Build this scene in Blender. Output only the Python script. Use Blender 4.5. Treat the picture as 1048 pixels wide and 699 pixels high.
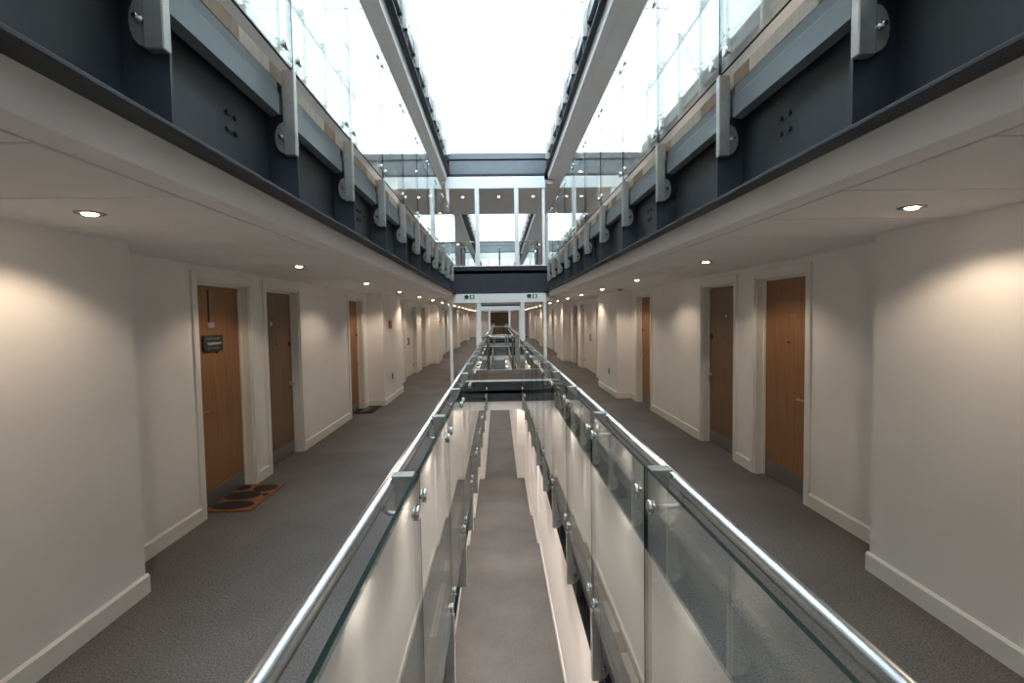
import bpy, math, random
from mathutils import Matrix, Vector
random.seed(7)
for o in list(bpy.data.objects): bpy.data.objects.remove(o)
scene = bpy.context.scene
COL = scene.collection

# ------------------------------------------------------------------ camera
cam_d = bpy.data.cameras.new('camera'); cam = bpy.data.objects.new('camera', cam_d); COL.objects.link(cam)
cam_d.sensor_width = 36.0; cam_d.lens = 524/1048*36.0; cam_d.clip_start = 0.05; cam_d.clip_end = 200
def _cam_matrix(pitch, yaw, roll, loc):
    def tf(v):
        x, y, z = v
        c, s = math.cos(roll), math.sin(roll); x, z = c*x - s*z, s*x + c*z
        c, s = math.cos(pitch), math.sin(pitch); y, z = c*y - s*z, s*y + c*z
        c, s = math.cos(yaw), math.sin(yaw); x, y = c*x - s*y, s*x + c*y
        return Vector((x, y, z))
    r, f, u = tf((1,0,0)), tf((0,1,0)), tf((0,0,1))
    m = Matrix(((r.x,u.x,-f.x,loc[0]),(r.y,u.y,-f.y,loc[1]),(r.z,u.z,-f.z,loc[2]),(0,0,0,1)))
    return m
cam.matrix_world = _cam_matrix(-0.04866906, -0.02613651, -0.0160745, (0,0,1.70))
scene.camera = cam

# ------------------------------------------------------------------ sky, exposure
world = bpy.data.worlds.new('World'); scene.world = world; world.use_nodes = True
bg = world.node_tree.nodes['Background']
bg.inputs['Color'].default_value = (0.83, 0.935, 1.0, 1); bg.inputs['Strength'].default_value = 2.7
scene.view_settings.view_transform = 'Standard'; scene.view_settings.look = 'None'
scene.view_settings.gamma = 1.0; scene.view_settings.use_curve_mapping = False
scene.view_settings.exposure = 1.0
DOWNLIGHT_W = 15.5; LOWER_W = 38.0
try:
    cy = scene.cycles
    cy.max_bounces = 12; cy.diffuse_bounces = 6; cy.glossy_bounces = 6; cy.transparent_max_bounces = 48
    cy.transmission_bounces = 6; cy.sample_clamp_indirect = 8.0
except Exception: pass

# ------------------------------------------------------------------ materials
def new_mat(name):
    m = bpy.data.materials.new(name); m.use_nodes = True
    return m, m.node_tree, m.node_tree.nodes['Principled BSDF']
def plain(name, col, rough=0.6, metal=0.0, noise=0.0, scale=8.0, bump=0.0, bscale=60.0, spec=0.5):
    m, t, b = new_mat(name)
    b.inputs['Roughness'].default_value = rough; b.inputs['Metallic'].default_value = metal
    b.inputs['Specular IOR Level'].default_value = spec
    tc = t.nodes.new('ShaderNodeTexCoord')
    n = t.nodes.new('ShaderNodeTexNoise'); n.inputs['Scale'].default_value = scale; n.inputs['Detail'].default_value = 4
    t.links.new(tc.outputs['Object'], n.inputs['Vector'])
    r = t.nodes.new('ShaderNodeValToRGB')
    a = [max(0, c*(1-noise)) for c in col]; z = [min(1, c*(1+noise)) for c in col]
    r.color_ramp.elements[0].position = .3; r.color_ramp.elements[1].position = .7
    r.color_ramp.elements[0].color = (*a, 1); r.color_ramp.elements[1].color = (*z, 1)
    t.links.new(n.outputs['Fac'], r.inputs['Fac']); t.links.new(r.outputs['Color'], b.inputs['Base Color'])
    if bump:
        n2 = t.nodes.new('ShaderNodeTexNoise'); n2.inputs['Scale'].default_value = bscale; n2.inputs['Detail'].default_value = 3
        t.links.new(tc.outputs['Object'], n2.inputs['Vector'])
        bp = t.nodes.new('ShaderNodeBump'); bp.inputs['Strength'].default_value = bump; bp.inputs['Distance'].default_value = .01
        t.links.new(n2.outputs['Fac'], bp.inputs['Height']); t.links.new(bp.outputs['Normal'], b.inputs['Normal'])
    return m
def carpet_mat(name, col):
    m, t, b = new_mat(name); b.inputs['Roughness'].default_value = .95; b.inputs['Specular IOR Level'].default_value = .1
    tc = t.nodes.new('ShaderNodeTexCoord')
    n = t.nodes.new('ShaderNodeTexNoise'); n.inputs['Scale'].default_value = 95; n.inputs['Detail'].default_value = 6; n.inputs['Roughness'].default_value = .75
    w = t.nodes.new('ShaderNodeTexNoise'); w.inputs['Scale'].default_value = 1.3; w.inputs['Detail'].default_value = 3
    for k in (n, w): t.links.new(tc.outputs['Object'], k.inputs['Vector'])
    r = t.nodes.new('ShaderNodeValToRGB'); r.color_ramp.elements[0].position = .36; r.color_ramp.elements[1].position = .66
    r.color_ramp.elements[0].color = (*[c*.42 for c in col], 1); r.color_ramp.elements[1].color = (*[c*1.6 for c in col], 1)
    t.links.new(n.outputs['Fac'], r.inputs['Fac'])
    mx = t.nodes.new('ShaderNodeMix'); mx.data_type = 'RGBA'; mx.blend_type = 'MULTIPLY'; mx.inputs[0].default_value = .35
    t.links.new(r.outputs['Color'], mx.inputs[6])
    r2 = t.nodes.new('ShaderNodeValToRGB'); r2.color_ramp.elements[0].position = .35; r2.color_ramp.elements[1].position = .65
    r2.color_ramp.elements[0].color = (.6,.58,.56,1); r2.color_ramp.elements[1].color = (1.15,1.15,1.15,1)
    t.links.new(w.outputs['Fac'], r2.inputs['Fac']); t.links.new(r2.outputs['Color'], mx.inputs[7])
    t.links.new(mx.outputs[2], b.inputs['Base Color'])
    bp = t.nodes.new('ShaderNodeBump'); bp.inputs['Strength'].default_value = .6; bp.inputs['Distance'].default_value = .006
    t.links.new(n.outputs['Fac'], bp.inputs['Height']); t.links.new(bp.outputs['Normal'], b.inputs['Normal'])
    return m
def wood_mat(name, c1, c2, rough=.45):
    m, t, b = new_mat(name); b.inputs['Roughness'].default_value = rough
    tc = t.nodes.new('ShaderNodeTexCoord'); mp = t.nodes.new('ShaderNodeMapping'); mp.inputs['Scale'].default_value = (14, 14, .7)
    t.links.new(tc.outputs['Object'], mp.inputs['Vector'])
    n = t.nodes.new('ShaderNodeTexNoise'); n.inputs['Scale'].default_value = 2.2; n.inputs['Detail'].default_value = 7; n.inputs['Distortion'].default_value = .6
    t.links.new(mp.outputs['Vector'], n.inputs['Vector'])
    r = t.nodes.new('ShaderNodeValToRGB'); r.color_ramp.elements[0].position = .3; r.color_ramp.elements[1].position = .72
    r.color_ramp.elements[0].color = (*c1, 1); r.color_ramp.elements[1].color = (*c2, 1)
    t.links.new(n.outputs['Fac'], r.inputs['Fac']); t.links.new(r.outputs['Color'], b.inputs['Base Color'])
    return m
def glass_mat(name, tint, ior=1.5):
    m = bpy.data.materials.new(name); m.use_nodes = True; t = m.node_tree; t.nodes.clear()
    out = t.nodes.new('ShaderNodeOutputMaterial'); tr = t.nodes.new('ShaderNodeBsdfTransparent'); gl = t.nodes.new('ShaderNodeBsdfGlossy')
    tr.inputs['Color'].default_value = (*tint, 1); gl.inputs['Roughness'].default_value = 0.0
    gl.inputs['Color'].default_value = (.98, 1, .99, 1)
    fr = t.nodes.new('ShaderNodeFresnel'); ge = t.nodes.new('ShaderNodeNewGeometry')
    mr = t.nodes.new('ShaderNodeMapRange'); mr.inputs['To Min'].default_value = ior; mr.inputs['To Max'].default_value = 1/ior
    t.links.new(ge.outputs['Backfacing'], mr.inputs['Value']); t.links.new(mr.outputs['Result'], fr.inputs['IOR'])
    mx = t.nodes.new('ShaderNodeMixShader'); t.links.new(fr.outputs['Fac'], mx.inputs[0])
    t.links.new(tr.outputs[0], mx.inputs[1]); t.links.new(gl.outputs[0], mx.inputs[2]); t.links.new(mx.outputs[0], out.inputs[0])
    return m
def emit_mat(name, col, s):
    m = bpy.data.materials.new(name); m.use_nodes = True; t = m.node_tree; t.nodes.clear()
    out = t.nodes.new('ShaderNodeOutputMaterial'); e = t.nodes.new('ShaderNodeEmission')
    e.inputs['Color'].default_value = (*col, 1); e.inputs['Strength'].default_value = s
    t.links.new(e.outputs[0], out.inputs[0]); return m
M = {}
M['wall'] = plain('wall_paint', (.87,.84,.835), .75, noise=.02, scale=3, bump=.04, bscale=140, spec=.2)
M['ceil'] = plain('ceiling_paint', (.87,.84,.835), .7, noise=.02, scale=4, spec=.2)
M['trim'] = plain('white_gloss_trim', (.82,.80,.77), .38, noise=.01, scale=6)
M['white'] = plain('white_metal_paint', (.93,.935,.95), .4, noise=.01)
M['gap'] = plain('dark_gap', (.03,.03,.03), .9)
M['carpet'] = carpet_mat('grey_carpet', (.165,.156,.154))
M['oak'] = wood_mat('oak_veneer', (.23,.105,.042), (.36,.175,.075))
M['oak2'] = wood_mat('brown_oak_veneer', (.15,.080,.042), (.235,.135,.075))
M['edge1'] = wood_mat('edge_board_brown', (.22,.12,.065), (.34,.20,.12), .5)
M['edge2'] = wood_mat('edge_board_pale', (.42,.34,.27), (.58,.49,.41), .5)
M['steelwork'] = plain('charcoal_paint', (.034,.041,.053), .5, noise=.15, scale=5)
M['channel'] = plain('blue_grey_paint', (.17,.195,.22), .42, noise=.06, scale=6)
M['inox'] = plain('brushed_steel', (.52,.50,.47), .38, .8, noise=.08, scale=30)
M['chrome'] = plain('polished_steel', (.75,.75,.75), .12, 1.0)
M['rail'] = plain('satin_steel_rail', (.66,.66,.67), .26, .95, noise=.05, scale=40)
M['glass'] = glass_mat('clear_glass', (.955,.975,.965))
M['roofglass'] = glass_mat('roof_glass', (.93,.97,.98))
M['gedge'] = plain('green_glass_edge', (.012,.032,.03), .15)
M['lamp'] = emit_mat('lamp_glow', (1,.82,.58), 30)
M['kick'] = plain('kick_steel', (.30,.30,.31), .45, .8, noise=.05, scale=20)
M['black'] = plain('black_plastic', (.02,.02,.022), .5)
M['slate'] = plain('dark_slate', (.035,.037,.036), .6, noise=.2, scale=20)
M['chalk'] = plain('chalk_white', (.7,.69,.66), .8)
M['coir'] = plain('orange_coir', (.25,.105,.04), .95, noise=.25, scale=160, bump=.6, bscale=240)
M['rubber'] = plain('black_rubber_pile', (.015,.015,.017), .85, noise=.3, scale=90, bump=.5, bscale=200)
M['red'] = plain('orange_red_enamel', (.72,.12,.03), .45)
M['green'] = plain('sign_green', (.0,.22,.09), .5)
M['ribbon'] = plain('black_ribbon', (.02,.018,.016), .7)
M['grey'] = plain('pale_grey_plastic', (.42,.40,.38), .5)
M['sock'] = plain('brushed_socket_plate', (.25,.22,.19), .35, .7)
M['redplastic'] = plain('brick_pink_plastic', (.35,.22,.19), .5)

# ------------------------------------------------------------------ mesh helpers
class MB:
    def __init__(s): s.v=[]; s.f=[]; s.mi=[]; s.sm=[]
    def add(s, vs, fs, mi=0, smooth=False):
        k=len(s.v); s.v+= [tuple(v) for v in vs]
        for f in fs: s.f.append([k+i for i in f]); s.mi.append(mi); s.sm.append(smooth)
        return s
    def box(s, x0,x1,y0,y1,z0,z1, mi=0):
        if x0>x1: x0,x1=x1,x0
        if y0>y1: y0,y1=y1,y0
        if z0>z1: z0,z1=z1,z0
        return s.add([(x0,y0,z0),(x1,y0,z0),(x1,y1,z0),(x0,y1,z0),(x0,y0,z1),(x1,y0,z1),(x1,y1,z1),(x0,y1,z1)],
            [(0,3,2,1),(4,5,6,7),(0,1,5,4),(1,2,6,5),(2,3,7,6),(3,0,4,7)], mi)
    def bbox(s, x0,x1,y0,y1,z0,z1, b=.004, mi=0):           # box with chamfered edges
        if x0>x1: x0,x1=x1,x0
        if y0>y1: y0,y1=y1,y0
        if z0>z1: z0,z1=z1,z0
        X=(x0,x1); Y=(y0,y1); Z=(z0,z1); vs=[]; idx={}
        for i in (0,1):
            for j in (0,1):
                for k in (0,1):
                    for a in range(3):
                        p=[X[i],Y[j],Z[k]]
                        for q in range(3):
                            if q!=a:
                                lo=(i,j,k)[q]; p[q]+= b if lo==0 else -b
                        idx[(i,j,k,a)]=len(vs); vs.append(p)
        fs=[]
        for a in range(3):
            o=[q for q in range(3) if q!=a]
            for e in (0,1):
                quad=[]
                for (m_,n_) in ((0,0),(1,0),(1,1),(0,1)):
                    t=[0,0,0]; t[a]=e; t[o[0]]=m_; t[o[1]]=n_
                    quad.append(idx[(*t,a)])
                flip = (e==0) != (a==1)
                fs.append(quad[::-1] if flip else quad)
        ctr=Vector(((x0+x1)/2,(y0+y1)/2,(z0+z1)/2))
        def orient(q):
            n=(Vector(vs[q[1]])-Vector(vs[q[0]])).cross(Vector(vs[q[2]])-Vector(vs[q[0]]))
            c=sum((Vector(vs[i]) for i in q),Vector())/len(q)
            return q if n.dot(c-ctr)>0 else q[::-1]
        for a in range(3):
            o=[q for q in range(3) if q!=a]
            for (m_,n_) in ((0,0),(0,1),(1,0),(1,1)):
                t0=[0,0,0]; t0[o[0]]=m_; t0[o[1]]=n_; t1=list(t0); t1[a]=1
                fs.append([idx[(*t0,o[0])],idx[(*t1,o[0])],idx[(*t1,o[1])],idx[(*t0,o[1])]])
        for i in (0,1):
            for j in (0,1):
                for k in (0,1): fs.append([idx[(i,j,k,0)],idx[(i,j,k,1)],idx[(i,j,k,2)]])
        return s.add(vs,[orient(f) for f in fs],mi)
    def prism(s, prof, axis, a0, a1, mi=0):                  # profile in the two other axes (cyclic order), extruded along axis
        n=len(prof); vs=[]
        for a in (a0,a1):
            for p,q in prof:
                vs.append({'x':(a,p,q),'y':(p,a,q),'z':(p,q,a)}[axis])
        area=sum(prof[i][0]*prof[(i+1)%n][1]-prof[(i+1)%n][0]*prof[i][1] for i in range(n))
        sgn = area*(a1-a0)*(-1 if axis=='y' else 1)
        fs=[list(range(n))[::-1], list(range(n,2*n))]+[[i,(i+1)%n,n+(i+1)%n,n+i] for i in range(n)]
        if sgn<0: fs=[f[::-1] for f in fs]
        return s.add(vs,fs,mi)
    def tube(s, pts, r, n=12, mi=0, cap=True):
        pts=[Vector(p) for p in pts]; rings=[]; vs=[]
        up=None
        for i,p in enumerate(pts):
            d=(pts[min(i+1,len(pts)-1)]-pts[max(i-1,0)]).normalized()
            if up is None: up=Vector((0,0,1)) if abs(d.z)<.9 else Vector((1,0,0))
            a=d.cross(up).normalized(); b=d.cross(a).normalized(); up=-b if (-b).dot(up)>0 else b
            rr=r[i] if isinstance(r,(list,tuple)) else r
            for k in range(n):
                t=2*math.pi*k/n; vs.append(p+a*math.cos(t)*rr+up*math.sin(t)*rr)
        fs=[]
        for i in range(len(pts)-1):
            for k in range(n): fs.append([i*n+k,i*n+(k+1)%n,(i+1)*n+(k+1)%n,(i+1)*n+k])
        s.add(vs,fs,mi,True)
        if cap:
            L=len(s.v)-len(vs)
            s.f.append([L+k for k in range(n)][::-1]); s.mi.append(mi); s.sm.append(False)
            m=(len(pts)-1)*n; s.f.append([L+m+k for k in range(n)]); s.mi.append(mi); s.sm.append(False)
        return s
    def mesh(s, name, mats):
        me=bpy.data.meshes.new(name); me.from_pydata(s.v,[],s.f)
        for m in (mats if isinstance(mats,(list,tuple)) else [mats]): me.materials.append(m)
        me.polygons.foreach_set('material_index', s.mi); me.polygons.foreach_set('use_smooth', s.sm)
        me.update(); return me
def link(name, me, parent=None, loc=(0,0,0)):
    o=bpy.data.objects.new(name, me); COL.objects.link(o); o.location=loc
    if parent is not None: o.parent=parent
    return o
def obj(name, mb, mat, parent=None, loc=(0,0,0)): return link(name, mb.mesh(name,mat), parent, loc)
def tag(o, label, cat=None, group=None, kind=None):
    o['label']=label
    if cat: o['category']=cat
    if group: o['group']=group
    if kind: o['kind']=kind
    return o
def thing(name, label, cat, loc=(0,0,0), group=None, kind=None):
    o=bpy.data.objects.new(name,None); COL.objects.link(o); o.location=loc; o.empty_display_size=.1
    return tag(o,label,cat,group,kind)
def struct(name, mb, mat, label, cat): return tag(obj(name,mb,mat),label,cat,kind='structure')

# ------------------------------------------------------------------ layout (metres; camera stands at the head of the void)
FL = 2.95; FL2 = 5.80; FLB = 3.03                                   # floor to floor
SIDE = {                                    # one dict per side of the building
 'left':  dict(s=-1, o2=-.09, rec=-2.55, pil=-2.24, g0=-.295, g1=-1.015, l2=-1.106, slot=-1.227, tip1=-1.095, dl=-1.79,
               doors=[(4.44,5.33),(5.73,6.63),(8.82,9.68),(17.0,17.85),(22.3,23.2),(24.4,25.3),(32.0,32.9),(35.2,36.1)], cup=(13.9,15.9),
               pils=[(-3.0,3.20),(10.0,11.9),(19.1,20.5),(28.0,30.0),(38.0,40.0)], low=[(-2,10.44,-.735),(10.44,11.9,-.69),(11.9,14.8,-.64),(14.8,41.99,-.485)], br=(1.645,1.02), dl0=(2.33,2.37)),
 'right': dict(s=1, o2=0.0, rec=2.69, pil=2.405, g0=.52, g1=1.195, l2=1.275, slot=1.39, tip1=1.285, dl=1.96,
               doors=[(4.43,5.30),(5.80,6.71),(9.0,9.9),(17.3,18.3),(22.4,23.3),(24.6,25.5),(32.2,33.1),(35.4,36.3)], cup=(14.0,16.6),
               pils=[(-3.0,3.22),(10.32,12.23),(19.0,21.0),(28.2,30.2),(38.2,40.2)], low=[(-2,10.44,.785),(10.44,11.95,.75),(11.95,14.8,.70),(14.8,41.99,.495)], br=(1.69,1.05), dl0=(2.39,2.40)),
}
V1=(.45,12.6); V2=(16.4,27.5); V3=(30.7,41.0); YB=-3.0; YE=44.0; CEIL=2.185
WHO={'left':'on the doormat side','right':'on the side without doormats'}

# ------------------------------------------------------------------ floors
def slab(name, z, edge, label):
    b=MB(); L,R=edge; V1=(globals()['V1'][0] if z<1 else YB, globals()['V1'][1])
    xl,xr=-2.85,3.0
    for y0,y1 in (V1,V2,V3):
        b.box(xl,L,y0,y1,z-.2,z); b.box(R,xr,y0,y1,z-.2,z)
    for y0,y1 in (((YB,V1[0]),) if V1[0]>YB else ())+((V1[1],V2[0]),(V2[1],V3[0]),(V3[1],YE)): b.box(xl,xr,y0,y1,z-(.3 if z>5 else .2),z-(.16 if z>5 else 0))
    return struct(name,b,M['carpet'],label,'floor')
slab('floor',0,(-.33,.555),'grey speckled carpet floor of the walkways and bridges around the glass balustrades')
slab('floor',FL,(-1.10,1.27),'carpeted floor of the walkway one storey above the oak doors')
slab('floor',FL2,(-1.19,1.27),'carpeted floor of the top storey walkway under the skylight')
struct('floor',MB().box(-2.85,3.0,YB,42,-FLB-.2,-FLB),M['carpet'],'grey carpet of the lower corridor seen down between the balustrades','floor')

# ------------------------------------------------------------------ walls of the main storey
def spans(lo,hi,holes):
    out=[]; y=lo
    for a,b in sorted(holes):
        out.append((y,a)); y=b
    out.append((y,hi)); return out
HEAD=2.072
for S in SIDE.values(): S['doors']=[(a-.045,c) for a,c in S['doors']]
for side,S in SIDE.items():
    s=S['s']; rec=S['rec']; holes=S['doors']+[S['cup']]
    b=MB()
    for a,c in spans(YB,YE,holes): b.box(rec,rec+s*.28,a,c,-.2,FL)
    for a,c in holes: b.box(rec,rec+s*.28,a,c,HEAD,FL)
    for a,c in S['pils']: b.box(rec+s*.002,S['pil'],a,c,-.19,CEIL+.06)
    struct('wall_'+side,b,M['wall'],'white corridor wall with pilasters and oak doors '+WHO[side],'wall')
    # baseboard: profile along y with chamfered top
    bb=MB(); H=.122; T=.016
    def run(x,a,c):
        p=[(x+s*.001,0),(x-s*T,0),(x-s*T,H-.014),(x-s*.004,H),(x+s*.001,H)]
        bb.prism(p,'y',a,c)
    def cross(y,xa,xb,d):
        bb.prism([(y-d*.001,0),(y+d*T,0),(y+d*T,H-.014),(y+d*.004,H),(y-d*.001,H)],'x',xa,xb)
    AR=.062
    for a,c in spans(YB,YE,[(h0-AR,h1+AR) for h0,h1 in holes]):
        segs=[(a,c)]
        for p0,p1 in S['pils']:
            ns=[]
            for q0,q1 in segs:
                if p1<=q0 or p0>=q1: ns.append((q0,q1)); continue
                if q0<p0: ns.append((q0,p0))
                if q1>p1: ns.append((p1,q1))
            segs=ns
        for q0,q1 in segs:
            if q1-q0>.02: run(rec,q0,q1)
    for p0,p1 in S['pils']:
        run(S['pil'],p0-T,p1+T)
        cross(p0,min(rec,S['pil']),max(rec,S['pil']),-1); cross(p1,min(rec,S['pil']),max(rec,S['pil']),1)
    struct('baseboard_'+side,bb,M['trim'],'white skirting board along the corridor wall '+WHO[side],'baseboard')
struct('wall_back',MB().box(-2.85,3.0,YB-.2,YB,-FLB,9.0),M['wall'],'white wall closing the near end of the atrium','wall')
eb=MB(); eb.box(-2.85,-.75,YE,YE+.2,-.2,FL); eb.box(.9,3.0,YE,YE+.2,-.2,FL); eb.box(-.75,.9,YE,YE+.2,2.1,FL); eb.box(-2.85,3.0,YE,YE+.2,FL,9.0)
struct('wall_end',eb,M['wall'],'white wall closing the far end of the long corridor','wall')

# ------------------------------------------------------------------ doors
DOOR_MESH={}
def door(n, side, a, c, label, mat, detail=2, cup=False):
    S=SIDE[side]; s=S['s']; rec=S['rec']; w=c-a
    d=thing('door_%d'%n,label,'door',(rec,a,0),kind='structure')
    F=MB(); t=.03                                     # lining
    x0,x1=0.0,s*.16
    F.box(x0+s*.001,x1,0,t,0,HEAD); F.box(x0+s*.001,x1,w-t,w,0,HEAD); F.box(x0+s*.001,x1,t,w-t,HEAD-t,HEAD)
    for y0,y1 in ((t,t+.018),(w-t-.018,w-t)): F.box(s*.075,s*.095,y0,y1,0,HEAD-t)
    F.box(s*.075,s*.095,t,w-t,HEAD-t-.018,HEAD-t)
    obj('lining',F,M['trim'],d)
    A=MB(); aw=.062; p=-s*.02
    A.bbox(p,s*.0005,-aw,.008,0,HEAD+aw,.004); A.bbox(p,s*.0005,w-.008,w+aw,0,HEAD+aw,.004); A.bbox(p,s*.0005,.008,w-.008,HEAD-.008,HEAD+aw,.004)
    obj('architrave',A,M['trim'],d)
    lx0,lx1=s*.096,s*.14
    leaves=[(t+.003,w-t-.003)] if not cup else [(t+.003,w/2-.002),(w/2+.002,w-t-.003)]
    for i,(y0,y1) in enumerate(leaves):
        lf=obj('leaf',MB().bbox(lx0,lx1,y0,y1,.006,HEAD-t-.004,.002),mat,d)
        f=-s
        if cup:
            if detail>1:
                ye = y1-.06 if i==0 else y0+.06
                obj('handle',MB().tube([(lx0,ye,1.12),(lx0+f*.04,ye,1.12),(lx0+f*.04,ye,.94),(lx0,ye,.94)],.009,8),M['black'],lf)
                for z in (.25,1.85):
                    yh = y0+.01 if i==0 else y1-.01
                    obj('hinge',MB().tube([(lx0+f*.006,yh,z-.05),(lx0+f*.006,yh,z+.05)],.011,8),M['black'],lf)
            continue
        if detail>=1:
            obj('kick_plate',MB().bbox(lx0+f*.0025,lx0-f*.001,y0+.012,y1-.012,.012,.165,.001),M['kick'],lf)
            ye = y0+.06 if a<5 else y1-.07
            dr = 1 if ye<w/2 else -1
            h=MB().tube([(lx0,ye,.90),(lx0+f*.012,ye,.90)],.026,14)
            h.tube([(lx0+f*.01,ye,.90),(lx0+f*.05,ye,.90),(lx0+f*.056,ye+dr*.02,.90),(lx0+f*.056,ye+dr*.13,.90)],.009,8)
            obj('handle',h,M['inox'],lf)
            obj('lock',MB().tube([(lx0,ye,1.40),(lx0+f*.014,ye,1.40)],.028,14),M['black'],lf)
        if detail>=2:
            ym=w/2
            obj('spy_hole',MB().tube([(lx0,ym,1.41),(lx0+f*.006,ym,1.41)],.011,10),M['black'],lf)
    return d
labels={
 ('left',0):'oak door with a dark plaque hanging on a black ribbon',
 ('left',1):'brown oak door beyond the orange doormat and its plaque door',
 ('left',2):'narrow-looking oak door with a black doormat in front of it',
 ('left',3):'brown door past the white cupboard doors, doormat side of the corridor',
 ('right',0):'orange-toned oak door with number plate opposite the plaque door',
 ('right',1):'dull brown oak door with small pale badge, next to orange-toned oak door',
 ('right',2):'oak door beside the socket pilaster under a ceiling detector',
 ('right',3):'brown door past white cupboard doors, opposite the doormat side'}
dn=1
DOORS={}
for side,S in SIDE.items():
    for i,(a,c) in enumerate(S['doors']):
        lab=labels.get((side,i),['first','second','third','fourth'][i-4]+' small distant brown door past the portal frame '+WHO[side] if i>=4 else '')
        DOORS[side,i]=door(dn,side,a,c,lab,M['oak'] if i in (0,2) else M['oak2'],2 if i<2 else 1); dn+=1
    door(dn,side,*S['cup'],'pair of white cupboard doors with dark handles '+WHO[side],M['trim'],2,True); dn+=1
# far end double door
d=thing('door_%d'%dn,'dark brown double door closing the far end of the corridor','door',(0,YE,0),kind='structure')
for y in ((-.72,.074),(.076,.87)): obj('leaf',MB().bbox(y[0],y[1],.05,.1,.01,2.06,.002),M['oak2'],d)
obj('backing',MB().box(-.74,.89,.11,.14,.01,2.09),M['gap'],d)  # added dark sheet, keeps sky light from leaking between the leaves
fr=MB(); fr.box(-.749,-.72,0,.15,0,2.1); fr.box(.87,.899,0,.15,0,2.1); fr.box(-.72,.87,0,.15,2.065,2.099); obj('lining',fr,M['trim'],d)
# number plates (illegible little characters in the photo)
def glyphs(parent, name, ys, zc, x, f, hgt=.022, wid=.012):
    b=MB()
    for i,y in enumerate(ys):
        k=i%3
        b.box(x,x+f*.004,y-wid/2,y-wid/2+.004,zc-hgt/2,zc+hgt/2)
        if k!=1: b.box(x,x+f*.004,y+wid/2-.004,y+wid/2,zc-hgt/2,zc+hgt/2)
        b.box(x,x+f*.004,y-wid/2,y+wid/2,zc+hgt/2-.004,zc+hgt/2); b.box(x,x+f*.004,y-wid/2,y+wid/2,zc-.002,zc+.002)
    return obj(name,b,M['chalk'],parent)
glyphs(DOORS['right',0],'number_plate',[.33,.355,.38,.405],1.675,.096,-1); glyphs(DOORS['right',0],'name_plate',[.345,.365,.39],1.64,.096,-1,.016)
obj('badge',MB().tube([(.096,.43,1.66),(.091,.43,1.66)],.02,14),M['chalk'],DOORS['right',1])
obj('badge',MB().tube([(-.096,.35,1.66),(-.091,.35,1.66)],.024,14),M['chalk'],DOORS['left',1])

# ------------------------------------------------------------------ ceilings of the main storey
for side,S in SIDE.items():
    s=S['s']
    c=thing('ceiling','white ceiling panels over the walkway '+WHO[side],'ceiling',kind='structure')
    fx=S['l2']-s*.018
    p=[(S['l2'],CEIL),(S['slot']-s*.004,CEIL),(S['slot']-s*.004,CEIL+.10),(fx+s*.07,2.299),(fx,2.299),(S['l2']-s*.003,CEIL+.02)]
    y1=V1[1]
    obj('fascia',MB().prism(p,'y',YB,y1),M['ceil'],c)
    p2=[(q+0,z) for q,z in p]
    for a,b_ in (V2,V3): obj('fascia',MB().prism(p2,'y',a,b_),M['ceil'],c)
    obj('backing',MB().box(S['slot']-s*.004,S['rec']+s*.1,YB,YE,CEIL+.024,CEIL+.05),M['gap'],c)
    y=1.43-.62*5; k=0
    tm=MB().bbox(S['slot']+s*.013,S['rec']+s*.02,.007,.613,CEIL,CEIL+.022,.002).mesh('ceiling_panel',M['ceil'])
    while y+.62<=V1[1]+.3:
        link('ceiling_panel',tm,c,(0,y,0)); y+=.62
    obj('far_ceiling',MB().box(S['slot']+s*.004,S['rec']+s*.02,y,YE,CEIL,CEIL+.022),M['ceil'],c)
for k,(a,c_) in enumerate(((V1[1],V2[0]),(V2[1],V3[0]),(V3[1],YE))):
    b=MB().box(SIDE['left']['slot']-.003,SIDE['right']['slot']+.003,a+.17,c_-.02,CEIL,CEIL+.12)
    struct('ceiling',b,M['ceil'],['white soffit under the upper bridge behind the first portal frame','white soffit of the second upper bridge further along','white soffit near the far double door'][k],'ceiling')

# ------------------------------------------------------------------ lower corridor
for side,S in SIDE.items():
    s=S['s']; b=MB(); bb=MB()
    for a,c,x in S['low']:
        b.box(x,x+s*.6,a,c,-FLB-.1,-.62)
        bb.prism([(x+s*.001,-FLB),(x-s*.016,-FLB),(x-s*.016,-FLB+.11),(x-s*.004,-FLB+.122),(x+s*.001,-FLB+.122)],'y',a,c)
    lo=S['low']
    for i in range(len(lo)-1):
        y=lo[i][1]; bb.prism([(y+.001,-FLB),(y-.016,-FLB),(y-.016,-FLB+.11),(y-.004,-FLB+.122),(y+.001,-FLB+.122)],'x',min(lo[i][2],lo[i+1][2]),max(lo[i][2],lo[i+1][2]))
    struct('wall_lower_'+side,b,M['wall'],'cream wall of the lower corridor under the walkway '+WHO[side],'wall')
    struct('baseboard_lower_'+side,bb,M['trim'],'white skirting of the lower corridor under the walkway '+WHO[side],'baseboard')
    struct('ceiling',MB().box(S['g0']+s*.20,S['rec'],YB,41.99,-.62,-.56),M['ceil'],'white ceiling strip of the lower corridor under the walkway '+WHO[side],'ceiling')
struct('wall_lower_end',MB().box(-2.85,3,42.0,42.2,-FLB,-.19),M['wall'],'cream end wall of the lower corridor','wall')

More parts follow.
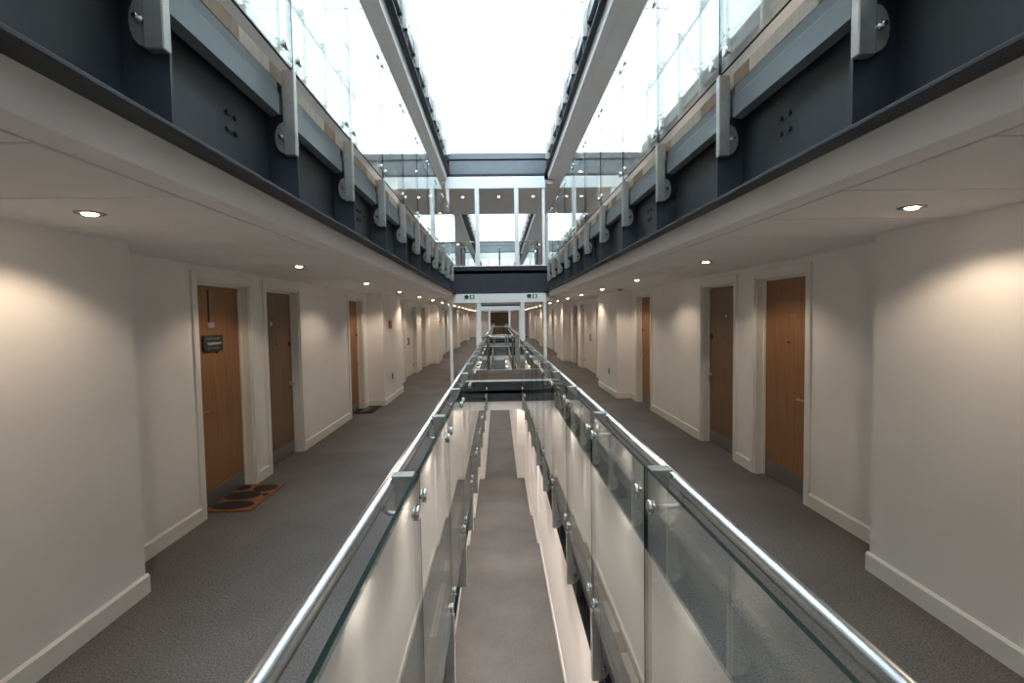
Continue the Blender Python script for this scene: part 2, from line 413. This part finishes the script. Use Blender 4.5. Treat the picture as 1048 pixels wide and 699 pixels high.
# ------------------------------------------------------------------ upper storeys: plain walls and ceilings
for side,S in SIDE.items():
    s=S['s']; b=MB()
    b.box(S['rec'],S['rec']+s*.28,YB,YE,FL,FL2+1.3)
    for a,c in S['pils']: b.box(S['rec']+s*.002,S['pil'],a,c,FL,FL2-.77)
    struct('wall_upper_'+side,b,M['wall'],'plain white wall of the upper storeys '+WHO[side],'wall')
    b=MB(); z=FL2-.65-.12
    b.box(S['slot']+S['o2']+s*.004,S['rec'],YB,YE,z,z+.05)
    for a,c in ((YB,V1[1]),V2): b.prism([(S['l2']+S['o2'],z),(S['slot']+S['o2']+s*.003,z),(S['slot']+S['o2']+s*.003,z+.05),(S['l2']+S['o2']+s*.05,z+.119),(S['l2']+S['o2']-s*.018,z+.119),(S['l2']+S['o2']-s*.003,z+.02)],'y',a,c)
    struct('ceiling',b,M['ceil'],'white soffit high under the top walkway '+WHO[side],'ceiling')

# ------------------------------------------------------------------ steel edge beams
CHROME_BOLT=MB().tube([(0,0,0),(0,-.012,0)],.013,6).tube([(0,-.012,0),(0,-.03,0)],.008,8).mesh('bolt',M['chrome'])
def edge_beam(side, gx, z0, a, c, joints, label, detail, bottom=-.65, group=None, edge=True):
    """charcoal I-beam along the void; gx = glass plane, z0 = floor level it carries"""
    S=SIDE[side]; s=S['s']; cx=gx+s*.07; tip=gx-s*.015 if z0>1 else gx+s*.06; web=tip+s*.15
    t=thing('steel_edge_beam',label,'beam',(0,a,z0),group)
    L=c-a; zb=bottom
    obj('web',MB().box(web,web+s*.012,0,L,zb+.03,-.12),M['steelwork'],t)
    obj('bottom_flange',MB().bbox(tip,web+s*.13,0,L,zb,zb+.016,.003),M['steelwork'],t)
    obj('top_flange',MB().box(cx+s*.02,web+s*.13,0,L,-.21,-.18),M['steelwork'],t)
    ch=[(cx-s*.012,-.225),(cx+s*.03,-.235),(cx+s*.03,-.065),(cx-s*.004,-.065),(cx-s*.004,-.115),(cx-s*.012,-.125)]
    for i,(y0,y1) in enumerate(zip([a]+joints,joints+[c])):
        u0=y0-a+(.028 if i else 0); u1=y1-a-(.028 if i<len(joints) else 0)
        if u1-u0>.05: obj('top_channel',MB().prism(ch,'y',u0,u1),M['channel'],t)
    if edge:
        y=0; k=0
        rnd=random.Random(int(abs(gx)*1000)+int(a*10)+int(z0))
        b1=MB(); 
        while y<L:
            l=rnd.choice((.22,.3,.16,.42,.55)); e=min(L,y+l)
            obj('edge_board',MB().bbox(cx-s*.006,cx+s*.03,y+.001,e-.001,-.064,.008,.002),M['edge1'] if k%2 else M['edge2'],t); y=e; k+=1
    sm=MB().box(tip+s*.006,web,-.007,.007,zb+.016,-.21).mesh('stiffener',M['steelwork'])
    for y in joints: link('stiffener',sm,t,(0,y-a+.02,0))
    if detail>=2:
        bm=MB().tube([(web,0,0),(web-s*.012,0,0)],.012,6).mesh('bolt',M['steelwork'])
        for j,y in enumerate(joints[:-1]):
            if j%2: continue
            for dy in (-.035,.035):
                for dz in (-.035,.035): link('bolt',bm,t,(0,y-a+.66+dy,-.39+dz))
    return t

# ------------------------------------------------------------------ glass balustrades
BUT={}
def balustrade(side, gx, z0, a, c, joints, label, detail, lean=0.0, top=1.1525, rail=True, group=None):
    S=SIDE[side]; s=S['s']
    t=thing('glass_balustrade',label,'balustrade',(gx,a,z0),group)
    g=.0085; zb=.0; th=.012
    c-=.13; bounds=[a]+joints+[c]
    cache={}
    for y0,y1 in zip(bounds[:-1],bounds[1:]):
        w=y1-y0-2*g*.6
        if w<.05: continue
        k=round(w,3)
        if k not in cache:
            b=MB(); x0,x1=-th/2,th/2
            b.add([(x0,0,zb),(x0,w,zb),(x0,w,top),(x0,0,top)],[(0,3,2,1)] if False else [(3,2,1,0)],0)
            b.add([(x1,0,zb),(x1,w,zb),(x1,w,top),(x1,0,top)],[(0,1,2,3)],0)
            b.add([(x0,0,top),(x1,0,top),(x1,w,top),(x0,w,top)],[(0,1,2,3)],1)
            b.add([(x0,0,zb),(x1,0,zb),(x1,w,zb),(x0,w,zb)],[(3,2,1,0)],1)
            b.add([(x0,0,zb),(x1,0,zb),(x1,0,top),(x0,0,top)],[(0,1,2,3)],1)
            b.add([(x0,w,zb),(x1,w,zb),(x1,w,top),(x0,w,top)],[(3,2,1,0)],1)
            cache[k]=b.mesh('glass_panel',[M['glass'],M['gedge']])
        p=link('glass_panel',cache[k],t,(0,y0-a+g*.6,0))
        if lean: p.rotation_euler=(0,lean,0)
    # clamp arms below the glass
    arm=MB().bbox(-s*.014,s*.046,-.02,.02,-.42,-.002,.004).mesh('clamp_arm',M['inox'])
    prof=[(s*.047,-.41)]+[(s*(.047+.042*math.sin(math.pi*k/8)),-.335-.075*math.cos(math.pi*k/8)) for k in range(1,8)]+[(s*.047,-.26)]
    lug=MB().prism(prof,'y',-.019,.0).mesh('lug_plate',M['inox'])
    f=-s                                             # towards the void
    but=MB().tube([(0,0,0),(f*.011,0,0),(f*.013,0,0)],[.025,.025,.020],16).tube([(0,0,0),(-f*.02,0,0)],.012,10).mesh('fixing_button',M['chrome'])
    if rail:
        rx=s*.105; rz=1.105
        obj('handrail',MB().tube([(rx,.02,rz),(rx,c-a-.02,rz)],.0235,20),M['rail'],t)
        pl=MB().bbox(s*.012,rx-s*.015,-.026,.026,top-.012,top-.002,.002).mesh('rail_plate',M['inox'])
        wb=MB().bbox(s*.012,rx-s*.022,-.005,.005,top-.125,top-.012,.002).mesh('plate_web',M['inox'])
        pts=[(s*.012,0,1.04)]
        for k in range(0,7):
            q=math.pi/2*k/6; pts.append((rx-s*.03+s*.03*math.sin(q),0,1.04+.03-.03*math.cos(q)))
        pts.append((rx,0,rz-.02))
        rod=MB().tube(pts,.0085,8).mesh('rail_rod',M['inox'])
    for j,y in enumerate(joints):
        u=y-a
        A=link('clamp_arm',arm,t,(0,u,0)); 
        if detail>=1:
            link('lug_plate',lug,A); link('bolt',CHROME_BOLT,A,(s*.054,-.019,-.335))
        if detail>=1:
            for dy in (-.085,.085):
                for z in ((.085,1.04) if rail else (.085,)):
                    B=link('fixing_button',but,t,(f*th/2+math.sin(lean)*z,u+dy,z))
        if rail and detail>=1:
            P=link('rail_plate',pl,t,(0,u,0)); link('plate_web',wb,P)
            if detail>=2: link('rail_rod',rod,P,(0,-.085,0))
    return t
def joints(y0,p,a,c): 
    out=[]; y=y0
    while y<c-.15:
        if y>a+.1: out.append(y)
        y+=p
    return out
G={'left':'beside the plaque door','right':'opposite the plaque door'}
for side,S in SIDE.items():
    s=S['s']
    J=[.69]+joints(1.80,1.075,*V1)
    balustrade(side,S['g0'],0,*V1,J,'steel-railed glass balustrade at camera floor level, first run '+G[side],2,lean=0)
    edge_beam(side,S['g0'],0,*V1,J,'charcoal beam under the glass at the oak-door floor '+WHO[side],1,bottom=-.56)
    J=joints(V2[0]+.6,1.07,*V2)
    balustrade(side,S['g0'],0,*V2,J,'distant glass balustrade run past the first portal frame '+WHO[side],1)
    edge_beam(side,S['g0'],0,*V2,J,'charcoal floor beam past the first bridge '+WHO[side],0,bottom=-.56)
    J=joints(V3[0]+.6,1.07,*V3)
    balustrade(side,S['g0'],0,*V3,J,'farthest glass balustrade run near the end door '+WHO[side],1)
    edge_beam(side,S['g0'],0,*V3,J,'charcoal floor beam near the far end door '+WHO[side],0,bottom=-.56)
    # one storey up
    y0,p=S['br']; J=joints(y0-p*4,p,-2.9,V1[1])
    edge_beam(side,S['g1'],FL,-2.9,V1[1],J,'charcoal I-beam with steel clamps directly above the doors '+WHO[side],2)
    balustrade(side,S['g1'],FL,-2.9,V1[1],J,'upper glass balustrade clamped to the charcoal beam above the doors '+WHO[side],1)
    edge_beam(side,S['g1']+S['o2'],FL2,-2.9,V1[1],J,'charcoal edge beam of the top storey under the skylight '+WHO[side],1)
    balustrade(side,S['g1']+S['o2'],FL2,-2.9,V1[1],J,'top storey glass balustrade just under the skylight '+WHO[side],1)
    J=joints(V2[0]+.6,p,*V2)
    for z,w in ((FL,'upper'),(FL2,'top')):
        edge_beam(side,S['g1'],z,*V2,J,'distant charcoal beam of the %s storey beyond the bridge %s'%(w,WHO[side]),0)
        balustrade(side,S['g1'],z,*V2,J,'distant glass balustrade of the %s storey beyond the bridge %s'%(w,WHO[side]),1)

# ------------------------------------------------------------------ bridges across the void, portal frames
def bridge_beam(y, z0, xl, xr, label, bottom=-.72, white=(-.72,-.96), split=False, kerb=False, far=False):
    t=thing('bridge_beam',label,'beam',(0,y,z0))
    if split:
        obj('upper_channel',MB().bbox(xl,xr,-.03,.05,-.29,-.15,.004),M['channel'],t)
        obj('web',MB().box(xl,xr,.02,.05,bottom,-.2),M['steelwork'],t)
        obj('lower_plate',MB().bbox(xl,xr,-.01,.02,bottom+.02,-.33,.004),M['channel'],t)
    else:
        obj('web',MB().box(xl,xr,.0,.04,bottom,-.08),M['steelwork'],t)
        obj('top_plate',MB().bbox(xl,xr,-.004,.05,-.12,-.02 if not kerb else 0,.004),M['steelwork'],t)
        if not kerb: obj('nosing',MB().bbox(xl,xr,-.03,.04,-.02,.004,.003),M['white'],t)
    obj('bottom_flange',MB().bbox(xl,xr,-.03,.06,bottom-.02,bottom+.02,.004),M['steelwork'],t)
    if kerb: obj('kerb',MB().bbox(xl,xr,-.035,.0,.10,.145,.004),M['white'],t); obj('kerb_riser',MB().box(xl,xr,-.01,.02,0,.10),M['steelwork'],t)
    if white: obj('fascia',MB().bbox(xl,xr,.01,.09,white[1],white[0]-.02,.004),M['ceil'] ,t)
    return t
def portal(y, z0, ztop, zbot, label, xs, thin=False):
    t=thing('portal_frame',label,'frame',(0,y,z0))
    xl,xr=xs[0]-.05,xs[-1]+.05
    p=[(xl-.01,zbot),(xr+.01,zbot),(xr-.03,ztop),(xl+.03,ztop)]
    obj('header',MB().prism([(a,b) for a,b in p],'y',-.06,.06),M['white'],t)
    for i,x in enumerate(xs):
        w=.036 if i in (0,len(xs)-1) else .052
        obj('post',MB().bbox(x-w,x+w,-w,w,0,zbot,.006),M['white'],t)
    return t
XS=[-1.16,-.47,.60,1.15]
wl,wr=SIDE['left']['tip1']-.03,SIDE['right']['tip1']+.03
bridge_beam(V1[1],0,-.33,.555,'dark bridge beam with white kerb closing the first void below the railings',bottom=-.37,white=(-.37,-.61),kerb=True)
struct('ceiling',MB().box(-.6,.7,V1[1]+.09,V2[0],-.61,-.57),M['ceil'],'cream soffit under the first bridge over the lower corridor','ceiling')
bridge_beam(V2[1],0,-.33,.555,'dark bridge beam with white kerb closing the second void',bottom=-.37,white=(-.37,-.61),kerb=True)
struct('ceiling',MB().box(-.6,.7,V2[1]+.09,V3[0],-.61,-.57),M['ceil'],'cream soffit under the second bridge','ceiling')
bridge_beam(V3[1],0,-.33,.555,'tiny dark beam closing the last void before the far door',bottom=-.37,white=None)
bridge_beam(V1[1],FL,wl,wr,'dark bridge beam above the white header with green exit signs',bottom=-.66,white=None)
bridge_beam(V1[1],FL2,wl,wr,'blue-grey double bridge beam of the top storey across the first void',bottom=-.66,white=None,split=True)
bridge_beam(V2[1],FL,wl,wr,'distant dark upper bridge beam over the second portal frame',bottom=-.66,white=None)
bridge_beam(V2[1],FL2,wl,wr,'distant blue-grey top storey bridge beam across the second void',bottom=-.66,white=None,split=True)
for z,w in ((FL,'upper'),(FL2,'top')):
    bridge_beam(V2[0]-.02,z,wl,wr,'rear beam of the first bridge at the %s storey'%w,bottom=-.66,white=None)
bridge_beam(V2[0]-.02,0,-.33,.555,'rear beam of the first bridge at camera floor level',bottom=-.45,white=None)
P1=portal(V1[1]+.02,0,2.266,2.05,'white four-post portal frame with green exit signs on its header',XS)
portal(V2[1]+.02,0,2.266,2.05,'smaller distant white portal frame beyond the first one',XS)
portal(V1[1]+.02,FL,2.14,1.86,'white four-post frame on the upper bridge under the top storey',[-1.18,-.47,.49,1.15])
portal(V2[1]+.02,FL,2.14,1.86,'distant white frame on the second upper bridge',XS)
for z in (FL,FL2):
    struct('ceiling',MB().box(-1.36,1.45,V1[1]+.1,V2[0]-.03,z-.86,z-.76),M['ceil'],'white bridge soffit with downlight, %s bridge'%('upper' if z==FL else 'top storey'),'ceiling')
# transverse balustrades at the rear of the bridges
def cross_bal(y,z0,xl,xr,label):
    t=thing('cross_balustrade',label,'balustrade',(0,y,z0))
    n=max(1,round((xr-xl)/1.0)); w=(xr-xl)/n
    for i in range(n):
        x0=xl+i*w+.006; x1=xl+(i+1)*w-.006; b=MB()
        b.add([(x0,-.008,.03),(x1,-.008,.03),(x1,-.008,1.1),(x0,-.008,1.1)],[(0,1,2,3)],0)
        b.add([(x0,.008,.03),(x1,.008,.03),(x1,.008,1.1),(x0,.008,1.1)],[(3,2,1,0)],0)
        for q in ([(x0,.03),(x1,.03)],[(x0,1.1),(x1,1.1)]):
            b.add([(q[0][0],-.008,q[0][1]),(q[1][0],-.008,q[1][1]),(q[1][0],.008,q[1][1]),(q[0][0],.008,q[0][1])],[(0,1,2,3)],1)
        obj('glass_panel',b,[M['glass'],M['gedge']],t)
    obj('handrail',MB().tube([(xl,-.06,1.11),(xr,-.06,1.11)],.023,14),M['rail'],t)
    ps=[xl+.02,xr-.02] if n==1 else [xl+.02]+[xl+w*i for i in range(1,n)]+[xr-.02]
    for x in ps:
        p=obj('post',MB().bbox(x-.03,x+.03,.012,.05,.0,1.08,.004),M['channel'],t)
        obj('fixing_button',MB().tube([(x,-.008,.95),(x,-.022,.95)],.022,12),M['chrome'],p)
        obj('rail_rod',MB().tube([(x,-.008,1.04),(x,-.06,1.04),(x,-.06,1.10)],.009,8),M['inox'],p)
    return t
cross_bal(V2[0]-.06,0,-.36,.47,'short glass balustrade with grey posts across the rear of the first bridge')
cross_bal(V3[0]-.06,0,-.36,.47,'tiny distant glass balustrade across the rear of the second bridge')
cross_bal(V2[0]-.06,FL,-1.15,1.30,'glass balustrade across the rear of the upper bridge')
# exit signs on the first header
def exit_sign(x0,x1,label,mirror):
    yb=V1[1]+.02-.06
    t=thing('exit_sign',label,'sign',((x0+x1)/2,yb,2.195)); w=(x1-x0)/2
    obj('board',MB().bbox(-w,w,-.008,0,-.06,.06,.002),M['white'],t)
    g=MB(); d0,d1=-.0105,-.008
    def gb(a,b_,c,d): g.box(a*w,b_*w,d0,d1,c,d)
    gb(-.95,-.12,-.012,.03); gb(-.80,-.25,-.046,.046); gb(-.95,-.55,-.046,-.03)
    for q in ((.08,.27),(.73,.92)): gb(q[0],q[1],-.046,.046)
    gb(.08,.42,.026,.046); gb(.58,.92,.026,.046); gb(.08,.42,-.046,-.026); gb(.58,.92,-.046,-.026)
    obj('pictogram',g,M['green'],t)
    return t
exit_sign(-.825,-.562,'green exit pictogram sign on the white header, doormat side',1)
exit_sign(.703,.975,'green exit pictogram sign on the white header, side without doormats',-1)

# ------------------------------------------------------------------ roof glazing
sk=thing('skylight','bright glazed roof with thin white bars over the atrium','skylight',(0,0,0),kind='structure')
ZT=9.0; prof=[(-2.7,7.1),(-1.75,ZT),(1.9,ZT),(2.85,7.1)]
ys=[-3.0+3.1*k for k in range(0,16)]
for y in ys:
    b=MB()
    for (x0,z0),(x1,z1) in zip(prof[:-1],prof[1:]): b.tube([(x0,y,z0),(x1,y,z1)],.02,6)
    obj('rafter',b,M['white'],sk)
for x in (-1.75,-.53,.69,1.9):
    obj('purlin',MB().box(x-.012,x+.012,YB,YE,ZT-.03,ZT+.02),M['white'],sk)
for x,z in ((-2.7,7.1),(2.85,7.1)): obj('sill',MB().box(x-.14,x+.14,YB,YE,z-.06,z+.04),M['white'],sk)
def pane(p0,p1,y0,y1):
    (x0,z0),(x1,z1)=p0,p1; b=MB(); e=.012; n=Vector((-(z1-z0),0,x1-x0)).normalized()*e
    vs=[Vector((x0,y0,z0)),Vector((x1,y0,z1)),Vector((x1,y1,z1)),Vector((x0,y1,z0))]
    b.add(vs,[(3,2,1,0)]); b.add([v+n for v in vs],[(0,1,2,3)]); return b
flat=[(-1.75,-.53),(-.53,.69),(.69,1.9)]
pm=[pane((a+.013,0),(c-.013,0),.03,3.07).mesh('pane',M['roofglass']) for a,c in flat]
sl=[pane(prof[0],prof[1],.03,3.07).mesh('pane',M['roofglass']), pane(prof[2],prof[3],.03,3.07).mesh('pane',M['roofglass'])]
for y in ys[:-1]:
    for m_ in pm: link('pane',m_,sk,(0,y,ZT))
    for m_ in sl: link('pane',m_,sk,(0,y,0))

# ------------------------------------------------------------------ downlights
RING=MB()
n=24
vs=[];fs=[]
for r,z in ((.026,.004),(.029,-.004),(.056,-.005),(.06,0.0)):
    for k in range(n): vs.append((r*math.cos(2*math.pi*k/n),r*math.sin(2*math.pi*k/n),z))
for q in range(3):
    for k in range(n): fs.append((q*n+k,(q+1)*n+k,(q+1)*n+(k+1)%n,q*n+(k+1)%n))
RING.add(vs,fs,0,True)
RINGM=RING.mesh('trim_ring',M['kick']); LENS=MB().tube([(0,0,.002),(0,0,-.006),(0,0,-.010)],[.028,.028,.020],20).mesh('lamp_lens',M['lamp'])
def downlight(x,y,z,watt,label,group,cone=138,col=(1,.79,.57)):
    t=thing('downlight',label,'downlight',(x,y,z),group)
    link('trim_ring',RINGM,t); link('lamp_lens',LENS,t)
    if watt:
        L=bpy.data.lights.new('downlight_lamp','SPOT'); L.energy=watt; L.color=col; L.spot_size=math.radians(cone); L.spot_blend=.4; L.shadow_soft_size=.035
        o=bpy.data.objects.new('lamp_light',L); COL.objects.link(o); o.parent=t; o.location=(0,0,-.012)
for side,S in SIDE.items():
    y0,p=S['dl0']
    y=y0-p; k=0
    who='doormat side' if side=='left' else 'side without doormats'
    near=['over the near pilaster before the first oak door','just outside the first oak door','between the second and third oak doors','just before the notice and socket pilasters','beside the pilaster end near the exit sign header']
    while y<YE-1:
        if 1<=k<=5: downlight(S['dl'],y,CEIL,DOWNLIGHT_W*(1 if y<9 else 1.5),'round recessed downlight '+near[k-1]+', '+who,'walkway downlights')
        else: downlight(S['dl'],y,CEIL,DOWNLIGHT_W*(1 if y<9 else 1.9),'small round downlight in the walkway ceiling away from the near oak doors','far walkway downlights')
        y+=p; k+=1
    y=y0
    while y<30:
        x=(S['low'][0][2] if y<14 else S['low'][-1][2])-S['s']*.13
        downlight(x,y,-.62,LOWER_W*(1 if y<14 else .45),'round warm downlight over the lower corridor beneath the walkways','lower corridor downlights',125,(1,.90,.77)); y+=p
    y=y0
    while y<28:
        downlight(S['dl'],y,FL2-.77,DOWNLIGHT_W*.6 if y<18 else 0,'round recessed downlight under the top storey walkway','upper walkway downlights'); y+=p
for x in (-.9,.07,1.0): downlight(x,V1[1]+1.4,FL2-.86,8,'round downlight in the soffit of the top storey bridge','bridge downlights')
for x in (-.9,1.0): downlight(x,V1[1]+1.5,CEIL,8,'round downlight in the soffit behind the exit sign header','header downlights')

# ------------------------------------------------------------------ small things
def slab_box(name,x0,x1,y0,y1,z0,z1,mat,label,cat,b=.002):
    o=obj(name,MB().bbox(x0,x1,y0,y1,z0,z1,b),mat); return tag(o,label,cat)
# doormats
t=thing('doormat','orange coir doormat with black oval pattern at the plaque door','doormat',(-2.46,4.92,0))
obj('mat_base',MB().bbox(-.22,.22,-.37,.36,.0,.014,.003),M['coir'],t)
def oval(cx,cy,rx,ry,rot):
    b=MB(); n=28; vs=[]
    for z in (.0141,.0175):
        for k in range(n):
            a=2*math.pi*k/n; px,py=rx*math.cos(a),ry*math.sin(a)
            vs.append((cx+px*math.cos(rot)-py*math.sin(rot),cy+px*math.sin(rot)+py*math.cos(rot),z))
    fs=[list(range(n,2*n))]+[[k,(k+1)%n,n+(k+1)%n,n+k] for k in range(n)]
    return b.add(vs,fs)
for a in ((-.0,-.235,.185,.105,.05),(-.035,.02,.16,.115,.1),(.085,.235,.115,.105,.0),(-.14,.25,.065,.085,.2),(.17,.04,.028,.035,0)):
    obj('printed_oval',oval(*a),M['rubber'],t)
t=thing('doormat','black doormat lying before the third oak door','doormat',(-2.46,9.57,0))
obj('mat_base',MB().bbox(-.20,.17,-.37,.38,0,.014,.003),M['rubber'],t)
sq=MB()
for k in range(7):
    a=k*.9; sq.box(-.1+.03*(k%3),-.04+.03*(k%3)+.03,-.25+.07*k,-.23+.07*k,.0141,.016)
obj('pattern',sq,M['grey'],t)
# hanging plaque on door
px=SIDE['left']['rec']-.096
t=thing('hanging_plaque','small dark slate plaque with pale script hung on an oak door','sign',(px,4.78,1.50))
obj('board',MB().bbox(.006,.026,-.155,.155,-.072,.072,.003),M['slate'],t)
def script(y0,y1,z,amp,th,seed):
    r=random.Random(seed); pts=[]; n=34
    for k in range(n):
        u=k/(n-1); pts.append((.0272,y0+(y1-y0)*u+.006*math.sin(k*2.1),z+amp*math.sin(k*1.55)*(.5+.5*r.random())))
    return MB().tube(pts,th,5)
obj('script_line',script(-.105,.12,-.004,.016,.0042,3),M['chalk'],t)
obj('script_line',script(-.11,.10,.042,.008,.002,5),M['grey'],t)
obj('script_line',script(-.11,.11,-.045,.007,.002,9),M['grey'],t)
t=thing('door_hanger','black ribbon with pale grip hanging from the door top','ribbon',(px,4.757,1.66))
obj('ribbon',MB().bbox(.001,.004,-.012,.010,.03,.335,.0005),M['ribbon'],t)
obj('grip',MB().bbox(.001,.018,-.035,.065,-.02,.03,.004),M['grey'],t)
obj('grey_strip',MB().bbox(.001,.003,.012,.055,.03,.31,.0005),M['edge1'],t)
# fire action signs, sockets, detector
for y,lab in ((10.62,'small orange-red notice on the pilaster beyond the black doormat'),(19.6,'tiny red notice on the farther pilaster, doormat side')):
    x=SIDE['left']['pil']; t=thing('wall_notice',lab,'sign',(x,y,1.575))
    obj('plate',MB().bbox(0,.03,-.095,.095,-.08,.08,.006),M['red'],t); obj('button',MB().tube([(.03,0,0),(.036,0,0)],.035,14),M['red'],t)
for x,y,z,lab,f in ((SIDE['left']['pil'],10.75,.50,'brushed metal socket low on the pilaster under the orange-red notice',1),(SIDE['right']['pil'],11.1,.48,'brushed metal socket low on the pilaster opposite the orange-red notice',-1)):
    t=thing('wall_socket',lab,'socket',(x,y,z)); obj('plate',MB().bbox(0,f*.012,-.045,.045,-.06,.06,.002),M['sock'],t)
    obj('insert',MB().bbox(f*.012,f*.014,-.025,.025,-.03,.03,.0005),M['black'],t)
t=thing('ceiling_detector','small pinkish round detector on the ceiling beside a pilaster','detector',(2.28,9.55,CEIL))
obj('base',MB().tube([(0,0,0),(0,0,-.018)],.055,18),M['redplastic'],t); obj('dome',MB().tube([(0,0,-.018),(0,0,-.035),(0,0,-.042)],[.045,.036,.015],18),M['redplastic'],t)
